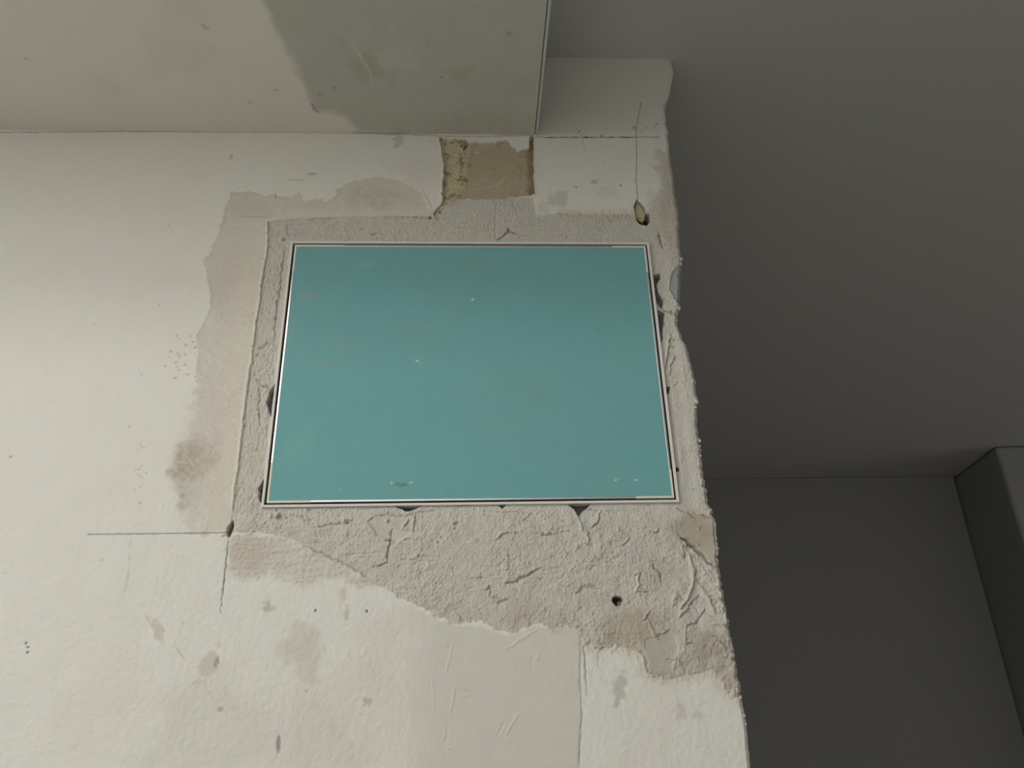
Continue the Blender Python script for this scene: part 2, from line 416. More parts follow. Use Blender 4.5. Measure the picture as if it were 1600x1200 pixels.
for _k in range(190):     # scratches of the scraper
    cx, cy = random.uniform(300, 395), random.uniform(470, 800)
    if cy > 690: cx -= 30
    L_ = random.uniform(8, 26); a_ = random.gauss(0.75, 0.35)
    wall.stroke([W(cx, cy), W(cx + L_ * math.cos(a_), cy + L_ * math.sin(a_))], -0.00006, 0.0006, (232, 226, 214), 0.5, 0.03, seed=_k)
for _k in range(40):
    cx, cy = random.uniform(530, 660), random.uniform(285, 330)
    L_ = random.uniform(8, 22); a_ = random.gauss(-0.4, 0.3)
    wall.stroke([W(cx, cy), W(cx + L_ * math.cos(a_), cy + L_ * math.sin(a_))], -0.0001, 0.0008, (222, 214, 200), 0.5, 0.05, seed=_k)
wall.id[(ss > 0) & (sm <= 0)] = 1

# --- thin brushed mortar under the left corner of the hatch
f = sstep(-0.003, 0.006, st + 0.003 * jag)
wall.tint(f * 0.9, (206, 201, 188)); wall.tint(f * sstep(0.1, 0.7, fbm(U, V * 3, 0.015, 85, 4)) * 0.4, (188, 180, 165))
c = W(392, 866); q = np.hypot((U - c[0]) / 0.028, (V - c[1]) / 0.022) + 0.4 * jag2
wall.tint(f * (1 - sstep(0.4, 1.1, q)) * 0.7, (203, 184, 168))
wall.h += f * detail * (0.00025 + 0.0005 * fbm(U * 0.7, V * 6, 0.02, 81, 4) + 0.0005 * fbm(U, V, 0.004, 83, 3))
thin = f

# --- grey filler patch (smooth skim) at the bottom
f = sstep(-0.0005, 0.0015, sk) * sstep(W(600, 1000)[0], W(690, 1000)[0], U + jag2 * 0.01)
wall.tint(f * 0.85, (209, 206, 195))
flr = f
wall.h = wall.h * (1 - 0.75 * f)
wall.h += f * detail * (0.0003 + 0.0001 * fbm(U * 5, V, 0.06, 86, 3) + 0.0002 * fbm(U, V, 0.03, 87, 3))
wall.id[(sk > 0) & (sm <= 0)] = 4
def S(px, hmm, wpx, color=None, alpha=1.0, **kw):
    wall.stroke([W(*p) for p in px], hmm * 0.001, wpx * 0.00067, color, alpha, **kw)
S([(708, 1003), (702, 1030), (697, 1048)], 0.4, 2); S([(711, 1070), (707, 1100), (703, 1118)], 0.5, 2.2)
S([(700, 1140), (697, 1160)], -0.4, 2.2); S([(709, 1075), (736, 1077)], 0.4, 2); S([(718, 1090), (735, 1085)], 0.35, 2)
S([(776, 1150), (790, 1126)], -0.5, 2.4); S([(790, 1148), (807, 1120)], 0.5, 2.4); S([(805, 1118), (812, 1118)], 0.5, 2.6)
S([(786, 1157), (800, 1160)], 0.4, 2); S([(832, 1022), (832, 1046)], -0.3, 1.8); S([(842, 1020), (836, 1032)], 0.4, 3)
S([(790, 1015), (812, 1000), (838, 985)], 0.6, 3); S([(700, 1170), (725, 1172)], 0.3, 3); S([(676, 1060), (678, 1110)], 0.25, 2)
S([(907, 985), (906, 1060), (909, 1110), (905, 1200)], -0.35, 1.8, (150, 146, 134), 0.6, taper=False)
S([(912, 1008), (915, 1040), (917, 1088)], -0.9, 2.0, (150, 144, 130), 0.7); S([(949, 1005), (935, 1020), (936, 1045)], -0.5, 2.4, (180, 172, 158), 0.5)

# --- cut and pencil lines in the paint
S([(137, 835), (240, 834), (358, 832)], -0.25, 1.5, (70, 68, 82), 0.75, taper=False, wobble=0.3)
S([(358, 836), (352, 890), (344, 958)], -0.35, 1.8, (60, 58, 54), 0.85, wobble=0.5)
S([(205, 836), (200, 900), (187, 960)], 0, 1.2, (190, 184, 172), 0.6)
S([(345, 839), (357, 834)], -0.6, 3.5, (120, 112, 100), 0.6)
S([(836, 214), (1030, 214)], -0.3, 1.4, (96, 92, 86), 0.8, taper=False, wobble=0.4)
for a_, b_ in ((850, 871), (872, 890), (891, 905), (908, 936), (938, 962), (966, 990)):
    S([(a_, 214.5), (b_, 214.2)], -0.8, 1.9, (24, 22, 20), 0.95, wobble=0.5, seed=a_)
S([(1002, 160), (997, 185), (994, 205), (995, 250), (994, 280), (997, 311)], -0.4, 1.1, (84, 80, 72), 0.8, taper=False, wobble=0.7)
S([(908, 206), (914, 238)], -0.15, 1.6, (176, 170, 158), 0.6)
S([(1029, 208), (1029, 216)], -0.2, 1.2, (100, 96, 90), 0.8)
S([(375, 338), (420, 339)], -0.2, 1.5, (170, 160, 146), 0.7); S([(430, 300), (431, 312)], -0.3, 1.4, (120, 116, 104), 0.8)
S([(227, 960), (242, 985)], 0, 1.4, (190, 180, 168), 0.7); S([(272, 1008), (292, 1035)], 0, 1.6, (190, 182, 170), 0.6); S([(315, 1065), (338, 1098)], 0, 1.4, (196, 188, 176), 0.5)
S([(660, 294), (672, 318), (678, 334)], -0.5, 1.6, (150, 146, 136), 0.6)
S([(0, 898), (18, 893)], 0, 1.2, (196, 190, 178), 0.6)
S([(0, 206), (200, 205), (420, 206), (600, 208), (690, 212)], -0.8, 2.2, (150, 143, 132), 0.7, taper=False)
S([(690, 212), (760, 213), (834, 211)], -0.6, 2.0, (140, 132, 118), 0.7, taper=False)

# --- brown bare substrate above the hatch
SAT = 0.78
f = sstep(0.0, 0.0012, sb)
wall.h = np.where(f > 0, wall.h * (1 - f), wall.h)
wall.tint(f, (186, 170, 142))
e2 = fbm(U, V, 0.012, 91, 5, 0.65); e3 = fbm(U, V, 0.004, 95, 3)
wall.tint(f * sstep(0.1, 0.9, e2) * 0.6, (150, 132, 102)); wall.tint(f * sstep(0.2, 0.9, -e2) * 0.5, (196, 180, 150))
left = 1 - sstep(W(722, 270)[0], W(734, 270)[0], U + jag * 0.006 - (V - W(0, 265)[1]) * 0.12)
wall.tint(f * left, (204, 192, 152)); wall.tint(f * left * sstep(0.0, 0.5, e2 + 0.5 * e3) * 0.9, (132, 116, 84)); wall.tint(f * left * sstep(0.3, 0.8, e3) * 0.5, (206, 196, 166))
right = sstep(W(820, 270)[0], W(831, 270)[0], U + jag * 0.004)
wall.tint(f * right * 0.8, (136, 108, 70)); wall.tint(f * right * sstep(0.3, 0.7, e3) * 0.5, (176, 154, 116))
wall.tint(f * sstep(W(0, 295)[1], W(0, 310)[1], V + jag * 0.006) * 0.6, (204, 188, 160))
wall.h -= f * (0.0045 - left * (0.0012 + 0.0012 * e2) - 0.0005 * e3 * (0.4 + left))
S([(738, 292), (768, 288), (786, 278), (793, 268)], 0.25, 3, (206, 192, 164), 0.7); S([(745, 277), (780, 276)], 0.2, 2.5, (200, 186, 156), 0.5)
S([(742, 236), (750, 234)], 0.6, 3, (214, 208, 194), 0.9); S([(688, 216), (692, 240), (693, 262), (690, 290), (691, 308)], 0.9, 3.0, (214, 211, 203), 0.9, taper=False, wobble=1.3)
S([(834.5, 216), (835, 255), (836, 292), (840, 304)], 0.3, 1.6, (222, 206, 180), 0.9, taper=False)
S([(828, 214), (834, 213)], -4, 3, (30, 26, 22), 1.0); S([(724, 232), (733, 222)], -1.5, 2.4, (110, 92, 64), 0.9)
wall.id[sb > 0.0006] = 3

# --- rough mortar around the hatch
SAT = 0.6
cor0 = (U > W(1000, 320)[0]) & (V > W(0, 345)[1])
sm = np.where(cor0, sm + 0.004 * jag2 + 0.003 * jag, sm)
f = np.where(cor0, sstep(-0.006, 0.008, sm + 0.002 * jag), sstep(-0.0003, 0.0006, sm)) * (sb <= 0.0006)
mz = V
below = sstep(W(600, 790)[1], W(600, 830)[1], V)
wall.h = wall.h * (1 - f) + f * detail * thin * 0
wall.tint(f, (206, 202, 190))
g1 = fbm(U, V, 0.04, 101, 4); g2 = fbm(U, V, 0.012, 105, 3)
wall.tint(f * sstep(0.1, 0.8, g1) * 0.4, (198, 188, 175)); wall.tint(f * sstep(0.2, 0.9, -g1) * 0.35, (198, 195, 184)); wall.tint(f * sstep(0.3, 0.9, g2) * 0.25, (215, 210, 198))
def mort_tint(cx, cy, rx, ry, color, alpha, seed):
    c = W(cx, cy); q = np.hypot((U - c[0]) / (rx * 0.00067), (V - c[1]) / (ry * 0.00069)) + 0.4 * jag2
    wall.tint(f * (1 - sstep(0.3, 1.1, q)) * alpha, color)
mort_tint(985, 985, 60, 40, (196, 178, 156), 0.8, 1); mort_tint(1110, 1015, 45, 30, (188, 172, 158), 0.8, 2); mort_tint(1085, 830, 40, 35, (186, 170, 146), 0.85, 3)
mort_tint(1020, 895, 30, 30, (200, 182, 168), 0.6, 4); mort_tint(820, 960, 40, 30, (204, 188, 174), 0.6, 5); mort_tint(810, 870, 60, 60, (210, 197, 184), 0.5, 6)
mort_tint(1050, 340, 25, 110, (204, 190, 172), 0.7, 7); mort_tint(1010, 1040, 40, 25, (190, 187, 174), 0.8, 8); mort_tint(450, 880, 60, 40, (200, 190, 176), 0.5, 9)
mort_tint(385, 330, 10, 10, (200, 190, 176), 0.5, 10); mort_tint(1125, 1060, 25, 25, (184, 170, 154), 0.7, 11); mort_tint(780, 350, 110, 30, (208, 198, 184), 0.5, 12)
# overall level: cut back left and above, laid on thick below and at the corner
corner = sstep(W(985, 320)[0], W(1010, 320)[0], U) * (V > W(0, 350)[1])
thick = -0.0016 * sstep(0.0, 0.0012, sm) * (1 - below) * (1 - corner) + below * 0.0022 * sstep(0.0, 0.016, sm)
thick += 0.0012 * sstep(0.212, 0.222, U) * (V > W(0, 1000)[1]) * (V < W(0, 380)[1])
lum = 0.0008 * g1 + 0.0005 * g2
peel = np.abs(fbm(U, V, 0.0037, 111, 2, 0.5)); peel2 = fbm(U, V, 0.0024, 115, 2); lump = fbm(U, V * 1.5, 0.011, 117, 3)
leftband = (1 - sstep(-0.206, -0.2, U)) * (1 - below)
stri = fbm(U * 2.2, V * 0.7, 0.0052, 121, 3)
grit = (0.00072 * peel + 0.00034 * peel2 + 0.0006 * lump * (0.4 + 0.6 * below)) * (1 - 0.4 * leftband) + 0.0006 * leftband * stri
grit *= 1.1 - 0.3 * sstep(0.200, 0.208, U) * (V < W(0, 500)[1]) * (1 - below)
pits = fbm(U, V, 0.0032, 127, 2)
grit -= 0.0011 * sstep(0.55, 0.8, pits) * sstep(-0.2, 0.5, fbm(U, V, 0.03, 129, 2))
grit *= 0.7 + 0.6 * sstep(-0.5, 0.5, fbm(U, V, 0.05, 125, 2))
swirl = sstep(W(1040, 900)[0], W(1075, 900)[0], U) * below * (V > W(0, 1010)[1])
grit += swirl * 0.0011 * fbm(U * 1.6 + V * 0.9, V * 0.5, 0.012, 131, 4)
wall.h += f * detail * (thick + lum * (0.5 + 0.6 * below) + grit)
wall.id[(sm > 0) & (sb <= 0.0006)] = 2
# exposed pale rim of the cut paint layer
rim = np.exp(-((sm + 0.0009) / 0.0009) ** 2) * (V > W(0, 800)[1]) * (U < W(690, 330)[0]) * (ss > 0)
wall.tint(rim * 0.8 * sstep(-0.6, 0.2, jag2), (233, 220, 196)); wall.h += rim * 0.0007
# crumbly sand line where the mortar thins out on the right, below and above
crumb = np.exp(-(sm / 0.006) ** 2) * detail * (((V < W(0, 960)[1]) & (U > W(860, 1000)[0])) | ((V > W(0, 345)[1]) & (U > W(870, 300)[0]) & (U < W(1000, 300)[0])))
wall.h += crumb * 0.0011 * np.clip(fbm(U, V, 0.0045, 141, 3), -0.2, 1); wall.tint(crumb * 0.5, (204, 186, 158))

def flat(px, hmm, color=None, alpha=0.6, rag=0.0015):   # trowel-smooth place, set at its own level
    s = wall.sdf(poly(px), 0.01) + jag * rag
    a = sstep(-0.0006, 0.0006, s)
    wall.h = wall.h * (1 - a) + a * (hmm * 0.001 + 0.00008 * g2)
    if color: wall.tint(a * alpha, color)
flat([(575, 815), (587, 806), (605, 805), (627, 810), (632, 826), (614, 826), (611, 846), (590, 838)], 0.4, (205, 199, 186))
flat([(614, 828), (644, 829), (642, 835), (612, 854)], 1.7, (214, 208, 197), rag=0.0006)
flat([(447, 350), (490, 348), (494, 358), (468, 366), (449, 364)], -2.6, (200, 196, 184))
flat([(1036, 548), (1044, 556), (1050, 610), (1058, 680), (1066, 742), (1062, 775), (1057, 770), (1047, 680), (1040, 610)], -1.8, (203, 195, 182), rag=0.0008)
flat([(1064, 802), (1090, 806), (1116, 818), (1122, 880), (1112, 884), (1090, 862), (1072, 838)], 2.0, (192, 176, 152), 0.5)
flat([(1008, 1000), (1046, 985), (1060, 1010), (1048, 1050), (1016, 1052)], 0.9, (188, 186, 174), 0.6, 0.003)

# ridges, grooves, cracks and tears read off the photograph
G = (128, 120, 106)  # darker tone that paints shade into grooves and cracks
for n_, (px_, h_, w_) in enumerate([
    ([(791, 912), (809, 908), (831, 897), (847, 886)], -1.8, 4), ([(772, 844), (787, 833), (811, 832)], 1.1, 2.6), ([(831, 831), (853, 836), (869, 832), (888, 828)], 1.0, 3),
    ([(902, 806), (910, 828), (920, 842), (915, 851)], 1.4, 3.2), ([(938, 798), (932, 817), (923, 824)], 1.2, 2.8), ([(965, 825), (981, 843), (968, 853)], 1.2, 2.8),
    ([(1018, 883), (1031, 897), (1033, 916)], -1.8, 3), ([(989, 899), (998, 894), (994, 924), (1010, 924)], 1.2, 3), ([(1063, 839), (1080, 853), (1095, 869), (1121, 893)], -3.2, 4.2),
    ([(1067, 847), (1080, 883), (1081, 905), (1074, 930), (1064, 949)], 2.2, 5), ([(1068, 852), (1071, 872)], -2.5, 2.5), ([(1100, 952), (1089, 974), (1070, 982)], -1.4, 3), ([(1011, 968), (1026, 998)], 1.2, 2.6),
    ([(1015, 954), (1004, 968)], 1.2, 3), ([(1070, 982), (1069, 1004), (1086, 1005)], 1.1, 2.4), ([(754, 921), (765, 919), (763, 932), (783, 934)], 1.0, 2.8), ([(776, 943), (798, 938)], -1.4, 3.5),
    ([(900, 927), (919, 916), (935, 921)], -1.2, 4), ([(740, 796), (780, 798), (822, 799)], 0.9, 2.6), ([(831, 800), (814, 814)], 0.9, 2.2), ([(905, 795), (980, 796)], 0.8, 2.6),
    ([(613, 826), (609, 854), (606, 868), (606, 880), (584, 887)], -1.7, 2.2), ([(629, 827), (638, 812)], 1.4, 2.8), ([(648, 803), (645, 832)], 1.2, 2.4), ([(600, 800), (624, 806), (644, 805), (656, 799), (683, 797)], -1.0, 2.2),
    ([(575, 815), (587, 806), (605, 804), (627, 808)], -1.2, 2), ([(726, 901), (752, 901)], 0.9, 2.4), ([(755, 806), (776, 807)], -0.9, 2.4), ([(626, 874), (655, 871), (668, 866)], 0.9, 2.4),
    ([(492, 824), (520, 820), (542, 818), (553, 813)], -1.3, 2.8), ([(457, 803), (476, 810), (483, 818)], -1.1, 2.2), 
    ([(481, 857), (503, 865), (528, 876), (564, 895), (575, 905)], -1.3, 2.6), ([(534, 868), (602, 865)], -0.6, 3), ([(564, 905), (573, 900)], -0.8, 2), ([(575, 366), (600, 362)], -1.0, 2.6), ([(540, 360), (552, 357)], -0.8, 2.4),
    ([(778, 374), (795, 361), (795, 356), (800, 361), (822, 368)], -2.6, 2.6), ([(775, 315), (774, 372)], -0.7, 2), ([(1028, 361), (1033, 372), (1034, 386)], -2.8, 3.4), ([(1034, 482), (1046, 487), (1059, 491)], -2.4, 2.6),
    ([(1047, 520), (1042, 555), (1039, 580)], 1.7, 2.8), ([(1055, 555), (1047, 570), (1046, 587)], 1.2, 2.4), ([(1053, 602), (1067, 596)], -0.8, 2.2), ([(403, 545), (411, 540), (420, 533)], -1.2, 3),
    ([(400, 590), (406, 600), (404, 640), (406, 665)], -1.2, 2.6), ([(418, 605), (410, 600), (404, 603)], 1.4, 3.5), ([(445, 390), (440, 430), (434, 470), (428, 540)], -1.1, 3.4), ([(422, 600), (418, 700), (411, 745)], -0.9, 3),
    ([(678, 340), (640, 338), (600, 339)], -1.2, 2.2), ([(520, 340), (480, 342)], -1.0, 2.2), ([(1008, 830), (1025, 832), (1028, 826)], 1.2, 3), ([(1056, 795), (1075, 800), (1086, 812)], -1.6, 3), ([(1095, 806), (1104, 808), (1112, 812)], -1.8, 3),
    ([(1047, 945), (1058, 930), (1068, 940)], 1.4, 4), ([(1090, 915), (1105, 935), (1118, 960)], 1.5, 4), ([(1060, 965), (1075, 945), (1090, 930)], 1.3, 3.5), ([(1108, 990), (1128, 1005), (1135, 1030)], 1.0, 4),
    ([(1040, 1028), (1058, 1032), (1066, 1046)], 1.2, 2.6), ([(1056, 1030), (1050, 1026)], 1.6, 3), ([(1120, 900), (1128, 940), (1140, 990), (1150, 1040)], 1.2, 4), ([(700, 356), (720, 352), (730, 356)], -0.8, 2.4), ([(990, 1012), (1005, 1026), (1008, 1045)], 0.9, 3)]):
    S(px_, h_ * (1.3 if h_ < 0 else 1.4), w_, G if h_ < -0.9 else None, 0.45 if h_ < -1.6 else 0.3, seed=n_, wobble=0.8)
    if h_ > 0.9 and w_ < 5:      # groove beside a ridge, tinted dark as its shadow side
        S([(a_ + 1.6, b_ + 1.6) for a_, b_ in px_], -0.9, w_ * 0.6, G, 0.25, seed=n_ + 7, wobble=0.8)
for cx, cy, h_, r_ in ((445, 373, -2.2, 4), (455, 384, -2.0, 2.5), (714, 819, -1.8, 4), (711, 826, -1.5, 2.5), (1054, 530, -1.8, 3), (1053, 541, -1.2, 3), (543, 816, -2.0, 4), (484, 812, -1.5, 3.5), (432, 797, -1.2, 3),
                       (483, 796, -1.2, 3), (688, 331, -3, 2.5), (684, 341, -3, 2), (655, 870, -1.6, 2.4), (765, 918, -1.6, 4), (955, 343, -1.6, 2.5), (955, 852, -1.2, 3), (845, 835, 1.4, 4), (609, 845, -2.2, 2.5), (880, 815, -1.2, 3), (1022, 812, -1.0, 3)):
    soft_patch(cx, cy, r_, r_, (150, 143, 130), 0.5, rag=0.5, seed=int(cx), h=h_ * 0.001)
fz = (wall.id == 2)
for _k in range(230):     # random pits, drags and crumbs of the trowelled mortar
    t_ = random.random()
    if t_ < 0.6: cx, cy = random.uniform(480, 1120), random.uniform(795, 970)
    elif t_ < 0.8: cx, cy = random.uniform(430, 1040), random.uniform(345, 376)
    else:
        cy = random.uniform(390, 800); cx = 412 - (cy - 390) * 0.085 + random.uniform(-14, 28)
    if cy > 800 and cy > 850 + (cx - 480) * 0.35: continue
    s_ = random.uniform(1.2, 3.2); a_ = random.uniform(-0.6, 0.6); L_ = random.choice([0, 0, 6, 12, 18])
    if L_: S([(cx, cy), (cx + L_ * math.cos(a_), cy + L_ * math.sin(a_))], random.choice([-0.9, 0.8, 0.7]), s_, None, seed=_k, wobble=1.0)
    else: soft_patch(cx, cy, s_, s_, (160, 153, 140), 0.3, rag=0.5, seed=_k, h=random.choice([-0.0009, 0.0012, -0.0006]))
soft_patch(434, 806, 11, 7, None, 0, rag=0.5, soft=0.7, seed=3, h=0.0042); soft_patch(604, 814, 4, 4, None, 0, rag=0.5, seed=4, h=0.002)
# pit, its shade painted dark, with the old yellow plaster at its bottom; broken place with a lifted flake
soft_patch(965, 939, 8, 7, (70, 58, 34), 1.0, rag=0.35, soft=0.35, seed=5, h=-0.007); soft_patch(968, 942, 3.5, 3, (190, 172, 120), 0.9, seed=6)
s = wall.sdf(poly([(995, 313), (1002, 317), (1007, 325), (1008, 332), (1005, 345), (996, 344), (992, 334), (991, 320)]), 0.01) + jag * 0.0006
a = sstep(-0.0003, 0.0006, s); wall.h = wall.h * (1 - a) - a * 0.0035; wall.tint(a, (200, 180, 132))
S([(992, 322), (995, 312), (1002, 317), (1008, 326), (1008, 334)], -2.5, 1.6, (60, 48, 34), 0.8, taper=False)
wall.tint(sstep(0.0, 0.001, wall.sdf(poly([(993, 336), (1006, 336), (1008, 350), (994, 348)]), 0.01)) * 0.5, (150, 142, 128))
# dark cut where the vertical and horizontal cuts meet, lower left of the hatch
S([(364, 814), (360, 822), (356, 838)], -6, 5, (70, 64, 54), 0.9); S([(676, 338), (670, 340)], -5, 3.5, (60, 52, 40), 0.9)
# galvanised corner bead laid bare on the corner
a = sstep(-0.0004, 0.0004, sc); wall.h = wall.h * (1 - a) - a * 0.0018
wall.tint(a, (168, 170, 174)); wall.id[sc > 0] = 5
S([(1052, 452), (1056, 465)], -0.5, 2, (70, 66, 60), 0.8); S([(1062, 436), (1064, 440)], -0.4, 2, (70, 66, 60), 0.8)
# corner rounding
dE = edge[:, None] - U
wall.h -= detail * 0.0035 * (1 - sstep(0, 0.0045, dE)) ** 1.5

# --- the opening and the gaps torn beside the frame
DX0, DX1 = W(420.4, 750)[0], W(1050.2, 750)[0]         # door leaf
DZ0, DZ1 = W(740, 782.0)[1], W(740, 384.0)[1]
GAP, FW = 0.0021, 0.0024
OX0, OX1, OZ0, OZ1 = DX0 - GAP - FW, DX1 + GAP + FW, DZ0 - GAP - FW, DZ1 + GAP + FW
dR = np.maximum(np.maximum(OX0 - U, U - OX1), np.maximum(OZ0 - V, V - OZ1))      # distance outside the frame
near = (1 - sstep(0.0, 0.004, dR)) * detail
wall.h = wall.h * (1 - near) + near * (-0.0012 + 0.0005 * g2 + 0.5 * grit)
for g_ in ([(1014, 430), (1019, 430), (1030, 428), (1032, 434), (1026, 440), (1024, 446), (1029, 458), (1036, 470), (1034, 480), (1028, 474), (1018, 455)],
           [(1022, 485), (1026, 485), (1037, 490), (1037, 505), (1034, 515), (1034, 530), (1031, 535), (1026, 515)], [(1039, 606), (1046, 604), (1044, 614), (1040, 613)],
           [(614, 782), (614, 789), (626, 794), (634, 798), (646, 795), (658, 789), (658, 782)], [(890, 782), (890, 789), (899, 797), (904, 806), (907, 799), (914, 795), (920, 789), (920, 782)],
           [(780, 782), (780, 789), (784, 793), (788, 789), (788, 782)], [(715, 782), (715, 789), (735, 789), (735, 782)], [(436, 596), (430, 598), (421, 612), (416, 628), (422, 650), (434, 648)], [(420, 750), (411, 750), (404, 763), (405, 782), (410, 788), (420, 788)],
           [(994, 341), (1003, 347), (1007, 345), (1008, 333), (1013, 336), (1015, 346), (1009, 352), (1000, 350)], [(1054, 732), (1058, 731), (1060, 735), (1056, 736)]):
    s = wall.sdf(poly(g_), 0.012) + jag * 0.0007
    wall.id[s > -0.0011] = -1
wall.id[dR < -0.0006] = -1
wall.id[(V > SOF_Z + 0.012) & (U < 0.0735)] = -2
wall_pos = lambda u, v, h: np.stack([u, -h, v], -1)
NRM = (0, -1, 0)
front = relief_piece('wall_front', wall, 0, wall_pos, NRM, M_PAINT, rim=0.02)
structure(front, 'cream painted plaster wall with cut marks around the green hatch', 'wall')
p = relief_piece('scraped_patch', wall, 1, wall_pos, NRM, M_PAINT, front); p['label'] = 'beige scraped plaster left of and above the hatch'
p = relief_piece('mortar_surround', wall, 2, wall_pos, NRM, M_MORTAR, front); p['label'] = 'rough grey mortar trowelled around the hatch'
p = relief_piece('bare_patch', wall, 3, wall_pos, NRM, M_BARE, front); p['label'] = 'square of bare brown substrate under the soffit'
p = relief_piece('filler_patch', wall, 4, wall_pos, NRM, M_SKIM, front); p['label'] = 'smooth grey filler patch below the mortar'
p = relief_piece('corner_bead', wall, 5, wall_pos, NRM, M_BEAD, front); p['label'] = 'bare grey metal corner bead'

SAT = 1.0
# crumbs of mortar clinging to the broken corner
def crumb_mesh(seed, r):
    rs = np.random.RandomState(seed)
    V_, F_ = [], []
    nu, nv = 7, 5
    for j in range(nv + 1):
        for i in range(nu):
            a_, b_ = 2 * math.pi * i / nu, math.pi * j / nv
            q_ = r * (0.45 + 0.95 * rs.rand())
            V_.append((q_ * math.sin(b_) * math.cos(a_), q_ * math.sin(b_) * math.sin(a_), q_ * 1.25 * math.cos(b_)))
    for j in range(nv):
        for i in range(nu):
            F_.append((j * nu + i, j * nu + (i + 1) % nu, (j + 1) * nu + (i + 1) % nu, (j + 1) * nu + i))
    return V_, F_
for n_, (cx, cy, r_) in enumerate([(1066, 404, 4), (1065, 411, 3), (1062, 481, 4), (1090, 627, 4.5), (1088, 636, 3), (1098, 688, 3), (1099, 697, 2), (1096, 712, 2.5), (1119, 815, 3.5), (1118, 830, 3), (1121, 860, 3),
                                  (1124, 905, 3), (1131, 925, 3.5), (1139, 975, 3.5), (1141, 990, 2.5), (1151, 1062, 4.5), (1155, 1072, 4), (1158, 1090, 3), (1165, 1118, 2.5), (1167, 1132, 2), (1112, 797, 3)]):
    V_, F_ = crumb_mesh(n_ + 3, r_ * 0.00050)
    x_, z_ = W(cx, cy)
    o = link_mesh('mortar_crumb', np.array(V_) + np.array((min(x_, float(np.interp(z_, ez, ex))) - 0.0006, 0.0012, z_)), F_, M_MORTAR, np.tile(lin((212, 205, 192)), (len(V_), 1)), front, True)

# ------------------------------------------------------------------ the other structure of the room
BACK_Y, FACE_Y = 1.84, 1.52
ROOM_R, REAR_Y, HIGH_Z, SOF_Y = 3.45, -2.8, 3.4, -0.42
structure(boxes('floor', [(ROOM_L - 0.1, REAR_Y - 0.1, -0.1, ROOM_R + 0.1, BACK_Y + 0.2, 0.0)], M_FLOOR))
ceil = structure(boxes('ceiling', [(0.0737, REAR_Y - 0.1, CEIL_Z, ROOM_R + 0.1, BACK_Y + 0.2, CEIL_Z + 0.1), (ROOM_L - 0.1, 0.022, CEIL_Z, 0.0737, BACK_Y + 0.2, CEIL_Z + 0.1)], M_CEIL))
structure(boxes('ceiling_high', [(ROOM_L - 0.1, REAR_Y - 0.1, HIGH_Z, 0.0737, -2.66, HIGH_Z + 0.1), (ROOM_L - 0.1, -1.84, HIGH_Z, 0.0737, SOF_Y, HIGH_Z + 0.1), (ROOM_L - 0.1, -2.66, HIGH_Z, -1.91, -1.84, HIGH_Z + 0.1), (-0.39, -2.66, HIGH_Z, 0.0737, -1.84, HIGH_Z + 0.1), (0.0737, REAR_Y - 0.1, CEIL_Z + 0.1, 0.12, 0.022, HIGH_Z + 0.1)], M_ROOM))
wy0, wy1, wz0, wz1 = -2.35, -0.95, 2.04, 3.20       # opening of the high window
structure(boxes('wall_left', [(ROOM_L - 0.1, REAR_Y - 0.1, 0.0, ROOM_L, BACK_Y + 0.2, wz0), (ROOM_L - 0.1, REAR_Y - 0.1, wz1, ROOM_L, BACK_Y + 0.2, HIGH_Z),
                              (ROOM_L - 0.1, REAR_Y - 0.1, wz0, ROOM_L, wy0, wz1), (ROOM_L - 0.1, wy1, wz0, ROOM_L, BACK_Y + 0.2, wz1)], M_ROOM))
structure(boxes('wall_rear', [(ROOM_L, REAR_Y - 0.1, 0, ROOM_R, REAR_Y, CEIL_Z), (ROOM_L, REAR_Y - 0.1, CEIL_Z, 0.0737, REAR_Y, HIGH_Z)], M_ROOM))
structure(boxes('wall_right', [(ROOM_R, REAR_Y - 0.1, 0, ROOM_R + 0.1, BACK_Y + 0.2, CEIL_Z)], M_ROOM))
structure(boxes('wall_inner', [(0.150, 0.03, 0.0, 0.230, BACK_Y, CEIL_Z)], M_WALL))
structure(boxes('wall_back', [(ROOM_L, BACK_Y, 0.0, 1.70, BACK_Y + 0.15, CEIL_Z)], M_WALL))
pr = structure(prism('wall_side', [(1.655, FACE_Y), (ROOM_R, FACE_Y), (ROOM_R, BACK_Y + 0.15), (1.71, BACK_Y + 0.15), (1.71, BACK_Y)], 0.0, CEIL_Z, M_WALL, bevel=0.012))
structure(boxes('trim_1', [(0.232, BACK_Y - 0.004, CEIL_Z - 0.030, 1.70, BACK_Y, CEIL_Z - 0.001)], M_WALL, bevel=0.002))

# ------------------------------------------------------------------ dropped soffit with its filler and corner bead
sx = np.concatenate([np.linspace(ROOM_L, -0.62, 10)[:-1], np.arange(-0.62, 0.0736, 0.0022), [0.0736]])
sy = np.concatenate([np.linspace(SOF_Y, -0.24, 6)[:-1], np.arange(-0.24, 0.001, 0.0018), [0.004]])
SU, SV = np.meshgrid(sx, sy)
sof = Relief(SU, SV)
Q = lambda px, py: on_level(px, py, SOF_Z)
sj = fbm(SU, SV, 0.03, 151, 4, 0.6)
sof.col[:] = lin((226, 221, 212))
b1 = fbm(SU, SV, 0.1, 155, 4); sof.tint(sstep(0.1, 0.8, b1) * 0.35, (208, 204, 190))
FILL = [Q(*p) for p in [(330, -420), (395, -60), (405, 0), (430, 50), (465, 120), (492, 172), (520, 176), (540, 183), (560, 206), (700, 214), (845, 216), (880, -60), (960, -420)]]
sdf_f = sof.sdf(FILL, 0.06) + sj * 0.006
ff = sstep(-0.004, 0.008, sdf_f)
sof.tint(ff * 0.95, (190, 188, 178))
b2 = fbm(SU * 3.0, SV, 0.05, 161, 5, 0.6); b3 = fbm(SU, SV, 0.025, 165, 4)
